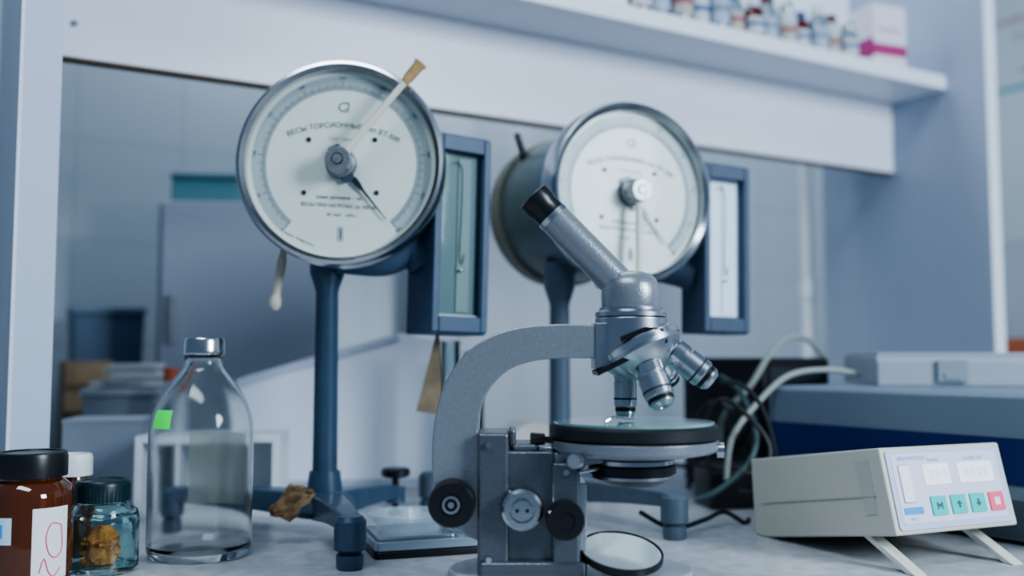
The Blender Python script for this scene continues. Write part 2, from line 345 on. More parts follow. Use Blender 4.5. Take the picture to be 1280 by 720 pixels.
# ---------------------------------------------------------------- torsion balances
pale_back=mat('pale_bright_backing',(.38,.45,.48),.4); white_back=mat('white_bright_backing',(.88,.90,.93),.4); strip_back=mat('bright_line_strip',(.66,.70,.70),.4)
def balance(pole,yaw,dial,drum,paint,polepaint,legs,lever,needle,cham,big,label):
    O=Vector((pole[0],pole[1],0)); R=Matrix.Rotation(-yaw,4,'Z')
    b=root('torsion_balance',label,'balance',O,yaw)
    L=lambda w:(R@(Vector(w)-O))
    dc=L(dial)
    FM=Matrix.Translation(dc)@Matrix.Rotation(math.radians(90),4,'X')
    mk('column',[lathe([(0,.03),(.0128,.03),(.0115,dc.z-.12),(.013,dc.z-.115),(.018,dc.z-.10),(.018,dc.z-.07),(0,dc.z-.07)],None,32)],polepaint,b)
    mk('hub',[lathe([(0,.018),(.030,.018),(.034,.024),(.030,.034),(.018,.042),(.0155,.062),(0,.062)],None,40)],polepaint,b)
    for i,(ang,ln,screw) in enumerate(legs):
        a=math.radians(ang)-yaw; d=Vector((math.cos(a),math.sin(a),0)); n=Vector((-d.y,d.x,0))
        vs=[];K=8
        for k in range(K+1):
            f=k/K; w=.016*(1-f)+.0095*f; hh=.013*(1-f)+.007*f
            zc=.028+.006*math.sin(math.pi*f*.6)+(.004*f)-(.012*f if screw else 0)
            p=d*(.015+(ln-.015)*f)+Vector((0,0,zc))
            for sx_,sz_ in((-1,-1),(1,-1),(1,1),(-1,1)): vs.append(p+n*w*sx_+Vector((0,0,hh*sz_)))
        fs=[(0,1,2,3),(K*4+3,K*4+2,K*4+1,K*4)]
        for k in range(K):
            for j in range(4):
                l=(j+1)%4; fs.append((k*4+j,k*4+l,k*4+4+l,k*4+4+j))
        mk('leg',[(vs,fs)],polepaint,b,bevel=.003)
        T=Matrix.Translation(d*ln)
        if screw:
            mk('foot',[lathe([(0,.014),(.011,.014),(.011,.031),(0,.031)],T,28)],polepaint,b)
            mk('levelling_screw',[lathe([(0,0),(.008,0),(.008,.004),(.0038,.006),(.0038,.041),(.013,.042),(.0165,.044),(.0165,.050),(.014,.052),(0,.052)],T,28)],black,b)
        else:
            mk('foot',[lathe([(0,0),(.010,0),(.0115,.003),(.0115,.012),(.009,.014),(.0135,.017),(.0135,.040),(.010,.044),(0,.045)],T,28)],polepaint,b)
    mk('drum',[lathe([(0,-.008)]+[(r,-z) for r,z in drum],FM,72)],paint,b)
    mk('drum_flange',[lathe([(.0865,-.046),(.0915,-.040),(.0985,-.030),(.0985,-.0225),(.0865,-.0225)],FM,72,closed=True)],bluepaint if big else slatepaint,b)
    mk('bezel',[lathe([(.0915,-.004),(.0915,.004),(.0955,.009),(.0985,.008),(.1005,.003),(.1005,-.022),(.098,-.022),(.098,-.004)],FM,96,closed=True)],steel,b,label='polished steel bezel ring')
    mk('dial_face',[lathe([(0,-.0075),(.0925,-.0075),(.0925,-.0045),(0,-.0045)],FM,96)],face,b)
    def ring(r0,r1,a0,a1,z,n=60):
        vs=[];fs=[]
        for i in range(n+1):
            a=math.radians(a0+(a1-a0)*i/n)
            for r in(r0,r1): vs.append(FM@Vector((r*math.cos(a),r*math.sin(a),z)))
        for i in range(n): fs.append((2*i,2*i+1,2*i+3,2*i+2))
        return vs,fs
    mk('scale_band',[ring(.0735,.0870,-50,230,-.0043)],face_ring,b)
    tk=[]
    for i in range(251):
        a=math.radians(-49+278*i/250); r0=.0745; r1=.0812 if i%25==0 else (.0790 if i%5==0 else .0772); w=.00018 if i%5 else .00028
        u=Vector((math.cos(a),math.sin(a),0)); n=Vector((-u.y,u.x,0)); z=Vector((0,0,-.0041))
        tk.append(([FM@(u*r0+n*w+z),FM@(u*r0-n*w+z),FM@(u*r1-n*w+z),FM@(u*r1+n*w+z)],[(0,1,2,3)]))
    for i in range(11):
        a=math.radians(229-27.8*i)
        tk.append(text(str(i*50),.0044,FM@Matrix.Translation((.0845*math.cos(a),.0845*math.sin(a),-.0041))@Matrix.Rotation(a-math.pi/2,4,'Z')))
    tk.append(ring(.0730,.0734,-50,230,-.0041))
    mk('scale_marking',tk,greyink,b,smooth=False)
    Tr=Matrix.Rotation(math.radians(-3),4,'Z')
    T=lambda x,y:FM@Tr@Matrix.Translation((x,y,-.0041))
    for prim in (text('ВЕСЫ ТОРСИОННЫЕ тип ВТ-500',.0072,T(0,.038),bend=.13),
        text('ГОСТ 13718-68',.0040,T(0,.024)),
        text('Цена деления 1 мг',.0050,T(0,-.033)),
        text('ВЕСЫ ПРИ НАГРУЗКЕ до 500 мг',.0048,T(0,-.041)),
        text('№ 3457   1974 г.',.0042,T(.004,-.050)),
        text('Класс точности 2',.0038,T(-.036,-.075)@Matrix.Rotation(math.radians(-22),4,'Z'))):
        mk('dial_lettering',[prim],textink,b,smooth=False)
    em=[Vector((x*.0045,y*.0040,0)) for x,y in((1,1),(-.3,1),(-1,.45),(-1,-.45),(-.3,-1),(1,-1))]
    mk('dial_emblem',[sweep([FM@(p+Vector((.002,.056,-.0040))) for p in catmull(em,5)],.0004,6),
        sweep([FM@(Vector(p)+Vector((.002,.056,-.0040))) for p in((.0045,.0040,0),(.0045,.0010,0),(.0045,-.0018,0),(.0010,-.0018,0))],.0004,6)],ink,b)
    for x,y in((-.032,.024),(.032,.024),(-.036,-.028),(.034,-.028)):
        mk('dial_screw',[lathe([(0,-.0045),(.0026,-.0045),(.0020,-.003),(0,-.0028)],FM@Matrix.Translation((x,y,0)),16)],ink,b)
    mk('arrest_window',[prism(rrect(.006,.014,.001,3),-.0045,-.0038,'z',FM@Matrix.Translation((0,-.068,0)))],face_ring,b)
    mk('arrest_mark',[prism(rrect(.0012,.010,.0004,3),-.0038,-.0035,'z',FM@Matrix.Translation((0,-.068,0)))],greyink,b)
    mk('spindle_plate',[lathe([(0,-.004),(.0150,-.004),(.0150,-.001),(.012,.0005),(0,.0005)],FM,32),prism(rrect(.013,.038,.003,4),-.003,.0,'z',FM@Matrix.Rotation(math.radians(25),4,'Z'))],slatepaint,b)
    na=math.radians(needle); u=Vector((math.cos(na),math.sin(na),0)); n=Vector((-u.y,u.x,0))
    def flat(pts,z0,z1):
        v=[FM@(u*x+n*y+Vector((0,0,z0))) for x,y in pts]+[FM@(u*x+n*y+Vector((0,0,z1))) for x,y in pts]; k=len(pts)
        return v,[tuple(range(k)),tuple(range(2*k-1,k-1,-1))]+[(i,(i+1)%k,k+(i+1)%k,k+i) for i in range(k)]
    mk('needle',[flat([(-.012,-.002),(.016,-.0018),(.022,-.0032),(.028,-.0026),(.034,-.0013),(.070,-.0004),(.070,.0004),(.034,.0013),(.028,.0026),(.022,.0032),(.016,.0018),(-.012,.002)],-.0015,-.0008)],ink if big else slatepaint,b)
    mk('dial_glass',[lathe([(0,.0012),(.0918,.0012),(.0918,.0024),(0,.0024)],FM,64)],pane,b)
    mk('centre_knob',[lathe([(0,.0024),(.0145,.0024),(.0145,.006),(.0125,.008),(.0125,.020),(.0115,.022),(.006,.022),(.006,.019),(.0045,.019),(.0045,.023),(0,.023)],FM,40)],worn,b)
    la=math.radians(lever[0]); lu=Vector((math.cos(la),math.sin(la),0)); Lr=lever[1]
    P=lambda r,z:FM@(lu*r+Vector((0,0,z)))
    mk('lever',[sweep([P(.008,.015),P(Lr*.5,.017),P(Lr*.85,.018)],.0040,14,.0030)],ivory,b,label='slim ivory lever')
    if lever[2]:
        mk('lever_grip',[barrel(P(Lr*.80,.018),P(Lr,.019)-P(Lr*.8,.018),[(0,0),(.0038,0),(.0050,.004),(.0056,Lr*.16),(.0070,Lr*.19),(.0060,Lr*.2),(0,Lr*.2)],24)],wood,b,label='turned wooden grip')
    cc=L(cham['c']); w,h,dp,fw=cham['w'],cham['h'],cham['d'],cham['fw']; cpt=cham['paint']
    CM=Matrix.Translation(cc)@Matrix.Rotation(cham.get('rot',0),4,'Z')@Matrix.Rotation(math.radians(cham.get('tilt',0)),4,'Y')
    bars=[]
    for c_,s_ in(((-w/2+fw/2,0,0),(fw,dp,h)),((w/2-fw/2,0,0),(fw,dp,h)),((0,0,h/2-fw/2),(w-2*fw,dp,fw)),((0,0,-h/2+fw/2),(w-2*fw,dp,fw))):
        v,f=box(c_,s_); bars.append((X(CM,v),f))
    mk('chamber_frame',bars,cpt,b,bevel=.0012,label='painted metal weighing chamber frame')
    dd_=[]
    iw,ih=w-2*fw,h-2*fw
    for c_,s_ in(((-w/2+fw/2,-dp/2-.002,0),(fw,.004,h*.98)),((w/2-fw/2,-dp/2-.002,0),(fw,.004,h*.98)),((0,-dp/2-.002,h*.49-.008),(w-2*fw,.004,.016)),((0,-dp/2-.002,-h*.49+.008),(w-2*fw,.004,.016))):
        v,f=box(c_,s_); dd_.append((X(CM,v),f))
    mk('chamber_door',dd_,cpt,b,bevel=.0015)
    v,f=box((0,-dp/2+.001,0),(iw,.0015,ih)); mk('chamber_glass',[(X(CM,v),f)],pane if cham['back'] else tintpane,b)
    v,f=box((0,-dp/2+.008,0),(iw,.002,ih)); mk('chamber_bright_backing',[(X(CM,v),f)],white_back if cham['back'] else pale_back,b)  # backing added close behind the glass so the window looks bright
    v,f=box((0,dp/2-.002,0),(iw,.002,ih)); mk('chamber_rear',[(X(CM,v),f)],cpt,b)
    v,f=box((iw*.14,-dp/2+.0060,.0),(iw*.30,.001,ih*.84)); mk('chamber_bright_line',[(X(CM,v),f)],white_back if cham['back'] else strip_back,b)  # pale strip painted for the bright vertical line in the window
    mk('weighing_hook',[sweep(catmull([CM@Vector(q) for q in((-.008,-dp/2+.004,h*.36),(.002,-dp/2+.004,h*.34),(.003,-dp/2+.004,.03),(.002,-dp/2+.004,-.02),(.005,-dp/2+.004,-.03),(.007,-dp/2+.004,-.02))],6),.0005,8)],chromedark,b)
    mk('weighing_pan',[barrel(CM@Vector((.003,-dp/2+.0042,-.036)),(0,0,-1),[(0,0),(.0035,0),(.0035,.0012),(0,.0012)],20)],steel,b)
    v,f=box((0,-dp/2+.004,-ih/2+.006),(iw*.9,.005,.012)); mk('chamber_tray',[(X(CM,v),f)],steel,b)
    A0=FM@Vector((-.01,-.085,-.055)); A1=FM@Vector((.035,-.088,-.055)); A2=FM@Vector((.066,-.076,-.056)); A3=CM@Vector((-w/2+.006,.0,-h*.17))
    mk('bracket',[sweep(catmull([A0,A1,A2,A3],7),.017,18,flat=.8)],cpt,b,label='curved cast support arm')
    return b,FM,L,R
dr1=[(.086,.008),(.086,.040),(.0985,.042),(.0985,.066),(.090,.082),(.060,.088),(0,.088)]
dr2=[(.086,.008),(.0865,.05),(.089,.10),(.089,.175),(.085,.188),(.070,.194),(0,.194)]
B1,FM1,L1,R1=balance((-.190,.985),math.radians(1),at(426,204,.915),dr1,bluepaint,bluepaint,[(-72,.175,0),(170,.17,0),(62,.125,1)],
   (50,.122,1),-51,dict(c=tuple(at(560,296,.985)),w=.064,h=.203,d=.052,fw=.008,back=0,rot=math.radians(32),tilt=1.5,paint=bluematt),1,'round-dial torsion balance on blue tripod stand, wooden-tipped lever raised')
hp=at(356,303,.95)
mk('arrest_handle',[barrel(L1(hp),Vector((-.13,-.05,-1)),[(0,0),(.0035,0),(.0035,.014),(.0048,.018),(.0044,.044),(.0040,.052),(.0058,.058),(.0060,.064),(.0035,.068),(0,.068)],24)],mat('ivory_handle',(.52,.49,.40),.5),B1,label='ivory arrest handle')
tg=[L1(at(px,py,.99)) for px,py in((546,414),(549,414),(553,512),(545,518),(520,514))]
mk('paper_tag',[([p+Vector((0,-.0004,0)) for p in tg]+[p+Vector((0,.0004,0)) for p in tg],[(0,1,2,3,4),(9,8,7,6,5)]+[(i,(i+1)%5,5+(i+1)%5,5+i) for i in range(5)])],mat('brown_card',(.23,.18,.12),.8,var=.25,vscale=60),B1,label='brown triangular card tag hanging below chamber')
B2,FM2,L2,R2=balance((.055,1.11),math.radians(24),at(790,241,1.045),dr2,greenpaint,slatepaint,[(-57,.19,0),(175,.15,0),(62,.15,0)],
   (-92,.116,0),-52,dict(c=tuple(at(893,313,1.12)),w=.066,h=.197,d=.040,fw=.008,back=1,rot=math.radians(4),tilt=1,paint=slatematt),0,'round-dial torsion balance with grey-green drum, lever hanging down')
mk('arrest_handle',[barrel(L2(at(658,205,1.15)),Vector((-.35,0,1)),[(0,0),(.006,0),(.006,.012),(.0045,.014),(.004,.038),(0,.040)],20)],black,B2,label='black arrest handle')
mk('drum_sleeve',[lathe([(.0864,-.048),(.0885,-.048),(.0885,-.080),(.0880,-.080)],FM2,64,closed=True)],slatepaint,B2,label='blue-grey sleeve behind the bezel')
mk('drum_collar',[lathe([(.0885,-.160),(.0925,-.160),(.0925,-.185),(.0860,-.190)],FM2,64,closed=True)],olive,B2,label='olive-tan rear collar')
# ---------------------------------------------------------------- glass bottle
bp=Vector((-.2805,.875,0)); gb=root('glass_bottle','large empty hazy clear glass infusion bottle with metal cap','bottle',bp)
op=[(0,.002),(.030,.0),(.042,.001),(.0450,.006),(.0455,.012),(.0455,.110),(.0447,.119),(.0425,.128),(.0385,.1378),(.033,.1475),(.0265,.1565),(.0205,.164),(.0172,.169),(.0160,.178),(.0175,.181),(.0175,.187)]
ip=[(.0130,.187),(.0142,.169),(.0182,.1625),(.0247,.1548),(.0312,.146),(.0367,.1365),(.0407,.127),(.0429,.1185),(.0437,.110),(.0437,.012),(.040,.007),(.025,.006),(0,.008)]
mk('bottle_glass',[lathe(op+ip,None,72)],glass,gb)
mk('metal_cap',[lathe([(.0155,.179),(.0183,.179),(.0190,.181),(.0186,.183),(.0186,.192),(.0175,.194),(.006,.194),(.006,.1935),(0,.1935)],None,40)],steel,gb,label='crimped aluminium cap')
mk('paper_label',[patch(.0457,45,122,.040,.106)],mat('aged_paper_label',(.92,.93,.84),.7,var=.04,vscale=60,alpha=.35),gb,label='faded translucent paper label on the far side')
mk('sticker',[patch(.0457,225,252,.115,.131,prof=op[5:])],mat('green_sticker',(.03,.85,.10),.5,emit=.35),gb,label='bright green sticker')
# ---------------------------------------------------------------- jars
def jar(name,label,loc,r,h,gm,capm,capr,caph,content=None,labels=(),rib=1.02):
    j=root(name,label,'jar',loc)
    nb=h-caph
    o=[(0,.001),(r*.9,0),(r,.004),(r,nb-.014),(r*.94,nb-.007),(capr*.86,nb-.001),(capr*.86,h-.004)]
    i=[(capr*.78,h-.004),(capr*.78,nb-.002),(r*.86,nb-.010),(r*.93,nb-.016),(r*.93,.006),(0,.006)]
    mk('jar_glass',[lathe(o+i,None,56)],gm,j)
    vs,fs=lathe([(0,nb+.001),(capr,nb+.001),(capr,nb+.003),(capr,h-.004),(capr*.97,h-.001),(capr*.93,h),(capr*.8,h),(capr*.78,h-.001),(0,h-.001)],None,96)
    for k,v in enumerate(vs):
        rr=math.hypot(v.x,v.y)
        if abs(rr-capr)<1e-5 and k%2==0: v.x*=rib; v.y*=rib
    mk('cap',[(vs,fs)],capm,j,ang=30)
    if content: content(j)
    for nm,args,mt in labels: mk(nm,[patch(r+.0002,*args)],mt,j)
    return j
redink=mat('red_ink',(.75,.06,.14),.6)
j1=jar('amber_jar','amber glass jar with black screw cap and paper label',(-.379,.765,0),.0315,.103,amber,black,.0265,.020,None,
   [('paper_label',(300,352,.008,.062),paper),('tape_strip',(226,274,.036,.056),mat('pale_blue_tape',(.55,.75,.85),.5))],rib=1.006)
R_=.0320
mk('label_lettering',[sweep(catmull([(R_*math.cos(math.radians(a)),R_*math.sin(math.radians(a)),z) for a,z in [(-20,.048),(-35,.050),(-42,.040),(-38,.028),(-28,.024),(-18,.030),(-20,.048)]],6),.0005,6)],redink,j1,label='red handwriting')
mk('label_lettering',[sweep(catmull([(R_*math.cos(math.radians(a)),R_*math.sin(math.radians(a)),z) for a,z in((-50,.014),(-44,.024),(-38,.014),(-30,.010),(-20,.016))],6),.0005,6)],redink,j1,label='red handwriting')
mk('tape_mark',[patch(.0320,232,262,.041,.051)],mat('blue_mark',(.05,.35,.75),.5),j1)
def bark(j):
    bm_=mat('orange_brown_bark',(.62,.19,.04),.85,var=.5,vscale=160,bump=.9,bscale=200)
    rnd=random.Random(5)
    vs,fs=lathe([(0,.007),(.011,.007),(.0135,.013),(.012,.022),(.0125,.028),(.009,.034),(.005,.038),(0,.039)],None,28)
    for v in vs:
        a=math.atan2(v.y,v.x); f=1+.10*math.sin(v.z*520+a*3)+.08*math.sin(a*5+v.z*200)+.10*rnd.uniform(-1,1); v.x*=f; v.y*=f
    mk('bark_clump',[(vs,fs)],bm_,j,ang=5,label='crumbly orange-brown bark clump')
    for k in range(18):
        a=rnd.uniform(0,6.28); zz=rnd.uniform(.009,.030); rr=.0135
        Rm=Matrix.Rotation(rnd.uniform(0,3),4,'Z')@Matrix.Rotation(rnd.uniform(-.9,.9),4,'X')@Matrix.Rotation(rnd.uniform(-.6,.6),4,'Y')
        v,f=box((0,0,0),(rnd.uniform(.004,.007),rnd.uniform(.003,.005),rnd.uniform(.002,.003)))
        mk('bark_piece',[(X(Matrix.Translation((rr*math.cos(a),rr*math.sin(a),zz))@Rm,v),f)],bm_,j,bevel=.0008)
jar('specimen_jar','small aqua glass jar with dark teal cap holding brown bark',(-.342,.812,0),.0295,.075,aqua,mat('dark_teal_plastic',(.006,.022,.028),.35),.0215,.018,bark)
jar('dark_jar','dark little bottle with white cap',(-.395,.875,0),.0165,.090,amber,mat('white_cap_plastic',(.75,.77,.8),.4),.0155,.020)
# ---------------------------------------------------------------- dried leaf
vs=[];fs=[];n=12
for i in range(n+1):
    for k in range(n+1):
        f=i/n-.5; g=k/n-.5; w=(1-abs(2*f)**1.6)*.85+.15+.08*math.sin(i*2.1)
        vs.append(Vector((f*.044,g*.034*w+f*.006,.010*abs(g)+.003*math.sin(f*9)+.002*math.sin(k*1.7+i))))
for i in range(n):
    for k in range(n):
        a=i*(n+1)+k; fs.append((a,a+1,a+n+2,a+n+1))
lf=mk('dried_leaf',[(vs,fs)],mat('dry_leaf',(.26,.17,.09),.7,var=.35,vscale=80,bump=.5,bscale=100))
sm=lf.modifiers.new('s','SOLIDIFY'); sm.thickness=.0006
top(lf,'curled brown dried leaf lying on the balance leg','leaf'); lf.location=(-.208,.925,.037); lf.rotation_euler=(math.radians(52),math.radians(-22),.15)
# ---------------------------------------------------------------- pocket scale
ps=root('pocket_scale','small pale blue-grey digital scale with clear plastic dish','scale',(-.083,.905,0),math.radians(18))
mk('body',[prism(rrect(.104,.080,.006),.0,.007,'z')],black,ps,bevel=.002)
mk('top_shell',[prism(rrect(.103,.079,.006),.007,.015,'z')],mat('blue_grey_shell',(.30,.38,.46),.22,.3,coat=.6),ps,bevel=.001)
mk('weighing_platform',[prism(rrect(.072,.066,.004),.0152,.0180,'z',Matrix.Translation((-.012,0,0)))],steel,ps,bevel=.0006)
mk('display',[prism(rrect(.016,.045,.002),.0151,.0160,'z',Matrix.Translation((.040,0,0)))],mat('lcd_grey',(.30,.36,.36),.3),ps)
for yy in(-.03,-.02): mk('button',[prism(rrect(.006,.006,.001,3),.0151,.0163,'z',Matrix.Translation((.040,yy-.006,0)))],black,ps)
cv=mat('clear_plastic',(.62,.76,.86),.10,alpha=.28,coat=.8)
DM=Matrix.Translation((-.012,.0,.0182))
mk('cover',[lathe([(0,.0),(.028,0),(.036,.013),(.0395,.014),(.0395,.0155),(.035,.0152),(.027,.0014),(0,.0014)],DM,48)],cv,ps,label='clear plastic weighing dish')
# ---------------------------------------------------------------- digital display unit
du=root('digital_meter','cream bench-top digital meter with keypad, propped on fold-out feet','meter',(.317,.800,0),math.radians(23))
W_=.140
crm=mat('cream_metal_case',(.57,.56,.48),.45,bump=.05,bscale=300)
mk('case',[prism([(.002,.030),(.020,.1005),(.195,.074),(.190,.0),(.17,.0005)],0,W_,'x')],crm,du,bevel=.002,seg=3)
mk('case_seam',[box((-.0003,.10,.046),(.001,.155,.0008),Matrix.Rotation(math.radians(-10),3,'X'))],mat('seam_grey',(.36,.36,.33),.6),du)
mk('side_patch',[prism([(.022,.045),(.032,.089),(.048,.086),(.036,.042)],-.0007,.0,'x')],mat('case_darker_paint',(.50,.50,.45),.5),du)  # trapezoid in slightly darker case paint
pv=Vector((0,.018,.0705)); ph=pv.length; pvn=pv.normalized(); pn=Vector((1,0,0)).cross(pvn)
PM=Matrix(((1,0,0,0),(0,pvn.y,pn.y,.002),(0,pvn.z,pn.z,.030),(0,0,0,1)))
def pr(u0,u1,v0,v1,z0,z1,r=.001):
    w=(u1-u0)*W_; h=(v1-v0)*ph
    return prism(rrect(w,h,min(r,w*.4,h*.4),3),z0,z1,'z',PM@Matrix.Translation(((u0+u1)/2*W_,(1-(v0+v1)/2)*ph,0)))
mk('front_panel',[pr(.035,.965,.04,.95,0,.0012,.003)],mat('pale_panel',(.50,.55,.72),.4),du)
mk('keypad_frame',[pr(.07,.93,.09,.88,.0012,.0015,.003)],mat('lavender_panel',(.64,.67,.80),.4),du)
lcd=mat('display_window',(.76,.82,.87),.25,emit=.45)
mk('display_window',[pr(.30,.51,.22,.46,.0015,.0022)],lcd,du)
mk('display_window',[pr(.585,.875,.22,.46,.0015,.0022)],lcd,du)
mk('slot',[pr(.11,.19,.22,.64,.0018,.0024)],mat('slot_white',(.85,.9,.95),.3),du)
mk('slot_outline',[pr(.105,.195,.21,.65,.0014,.0018)],mat('pale_outline',(.35,.40,.50),.5),du)
TP=lambda u,v:PM@Matrix.Translation((u*W_,(1-v)*ph,.0026))
pk=mat('panel_ink',(.22,.42,.68),.5)
for prim,mt in ((text('UREA MODULE',.0046,TP(.22,.14)),pk),(text('BLANC',.0040,TP(.40,.17)),pk),(text('CALIBR. 10.0',.0040,TP(.73,.17)),pk),
   (text('MK 5',.0034,TP(.16,.83)),pk)):
    mk('panel_lettering',[prim],mt,du,smooth=False)
sg=mat('segment_grey',(.68,.75,.81),.5,emit=.3)
for u0,n_ in((.345,3),(.635,4)):
    for k in range(n_): mk('display_digit',[pr(u0+k*.055,u0+k*.055+.034,.28,.40,.0022,.0024,.0008)],sg,du)
mk('panel_badge',[pr(.09,.24,.70,.78,.0015,.0019)],mat('blue_print',(.05,.30,.70),.5),du)
tealb=mat('teal_button',(.02,.50,.46),.4,emit=.15); pinkb=mat('pink_button',(.80,.12,.20),.4,emit=.15)
for i,u in enumerate((.37,.53,.69,.85)):
    mk('button',[pr(u-.060,u+.060,.59,.81,.0015,.0028)],pinkb if i==3 else tealb,du,label='pink push button' if i==3 else 'teal push button')
    M0=PM@Matrix.Translation((u*W_,.30*ph,.0030)); g=.0032
    dn=[(-g*.35,g),(g*.35,g),(g*.35,0),(g,0),(0,-g),(-g,0),(-g*.35,0)]
    pts={0:[(-g,-g),(-g,g),(0,.2*g),(g,g),(g,-g),(g*.6,-g),(g*.6,0),(0,-g*.6),(-g*.6,0),(-g*.6,-g)],1:[(x,-y) for x,y in dn],2:dn,3:[(-g,-g),(g,-g),(g,g),(-g,g)]}[i]
    mk('button_symbol',[([M0@Vector((a,b_,0)) for a,b_ in pts],[tuple(range(len(pts)))])],mat('symbol_dark',(.02,.10,.12),.5) if i<3 else paper,du,smooth=False)
for x in(.004,.114):
    mk('foot',[prism([(.052,.026),(.040,.026),(-.014,.0),(-.003,.0)],x,x+.013,'x')],mat('cream_plastic_foot',(.70,.70,.64),.45),du,bevel=.001)
# ---------------------------------------------------------------- big instrument behind
P0=Vector((.310,1.168)); u=Vector((.55,-.835)).normalized(); ya=math.atan2(u.y,u.x)
bi=root('laboratory_instrument','large blue-grey metal instrument with dark blue stripe','instrument',(P0.x,P0.y,0),ya)
mk('case',[prism([(0,.004),(0,.138),(.004,.142),(.36,.142),(.36,.004)],0,.41,'x')],mat('blue_grey_case',(.18,.235,.30),.45),bi,bevel=.002)
mk('stripe',[box((.205,-.0006,.078),(.41,.0012,.044))],mat('navy_stripe',(.009,.022,.125),.4),bi)
mk('trim_bar',[box((.205,-.0006,.024),(.41,.0012,.036))],mat('dark_case',(.07,.09,.12),.5),bi)
for x in(.03,.37):
    for y in(.03,.33): mk('foot',[cyl((x,y,0),(x,y,.005),.01)],black,bi)
ti=root('printer_module','pale grey instrument with central latch on the larger case','instrument',(.44,1.16,.142),math.radians(-8))
gm=mat('pale_grey_case',(.31,.35,.40),.45)
mk('case',[prism([(0,.0),(0,.030),(.008,.036),(.20,.036),(.20,0)],0,.30,'x')],gm,ti,bevel=.002)
mk('lid',[box((.15,.1,.038),(.296,.18,.004))],gm,ti,bevel=.001)
mk('latch',[box((.085,-.002,.018),(.034,.006,.026)),box((.085,-.0055,.012),(.02,.002,.008))],mat('latch_grey',(.24,.28,.33),.4),ti,bevel=.001)
# ---------------------------------------------------------------- power supply & cables
bk=root('power_supply','black plastic power supply box with vents','power supply',tuple(at(945,600,1.36).xy)+(0,),YAW)
bh=at(945,447,1.36).z
mk('case',[prism(rrect(.13,.16,.008),0,bh,'z')],black,bk,bevel=.003)
for x in range(-4,5): mk('vent',[box((x*.011,-.0806,bh*.55),(.004,.0012,bh*.4))],mat('vent_dark',(.03,.035,.045),.6),bk)
mk('panel',[box((0,-.0808,bh*.87),(.10,.0014,.02))],mat('dark_panel',(.02,.025,.035),.4),bk)
bx=root('cable_box','low black junction box tangled with cables','junction box',tuple(at(915,640,1.16).xy)+(0,),math.radians(10))
mk('case',[prism(rrect(.075,.06,.006),0,.045,'z')],black,bx,bevel=.003)
mk('lid',[prism(rrect(.068,.052,.005),.045,.050,'z')],blackmatte,bx,bevel=.001)
cable_w=mat('grey_green_cable',(.27,.31,.29),.5); cable_b=mat('black_cable',(.012,.015,.02),.45); cable_g=mat('green_cable',(.03,.07,.08),.45)
def cable(name,label,pts,r,mt):
    P=[at(*p) for p in pts]
    for p in P: p.z=max(p.z,r)
    c0=sum(P,Vector())/len(P); c0.z=0
    o=mk(name,[sweep(catmull([p-c0 for p in P],8),r,10)],mt); top(o,label,'cable',c0); return o
cable('cable','grey-green cable looping over the power supply',[(900,560,1.22),(905,520,1.22),(938,482,1.23),(960,446,1.25),(982,424,1.28),(1008,424,1.33),(1034,450,1.40)],.0038,cable_w)
cable('cable','grey-green cable draped towards the instrument',[(908,600,1.11),(915,548,1.12),(945,506,1.14),(985,470,1.16),(1035,462,1.18),(1076,468,1.19)],.0034,cable_w)
cable('cable','black cable hanging in a loop',[(890,600,1.13),(880,540,1.12),(900,500,1.11),(935,520,1.10),(962,560,1.09),(950,610,1.08),(925,615,1.09)],.003,cable_b)
cable('cable','dark green cable running along the bench',[(900,470,1.2),(925,490,1.16),(945,540,1.13),(935,580,1.11),(895,615,1.10),(870,625,1.1)],.0035,cable_g)
cable('cable','black cable curling up from the bench',[(745,560,1.27),(800,572,1.26),(850,582,1.25),(890,580,1.24),(925,555,1.22),(940,520,1.20)],.003,cable_b)
cable('cable','thin black cable lying on the bench',[(800,640,1.0),(840,660,.98),(880,650,1.0),(905,640,1.03),(930,655,1.03),(936,650,1.05)],.0024,cable_b)
cable('cable','black cable coiled beside the power supply',[(868,600,1.20),(862,550,1.20),(880,510,1.20),(905,505,1.20),(922,540,1.205),(905,580,1.205),(880,585,1.21),(872,550,1.21),(888,525,1.215)],.0028,cable_b)
cable('cable','black cable sagging behind the junction box',[(860,610,1.235),(880,560,1.235),(912,540,1.235),(940,570,1.23),(930,615,1.23)],.0028,cable_b)
cable('cable','dark cable rising beside the instrument',[(955,640,1.06),(972,600,1.065),(966,550,1.07),(950,505,1.075),(925,480,1.08),(900,478,1.085)],.0026,cable_b)
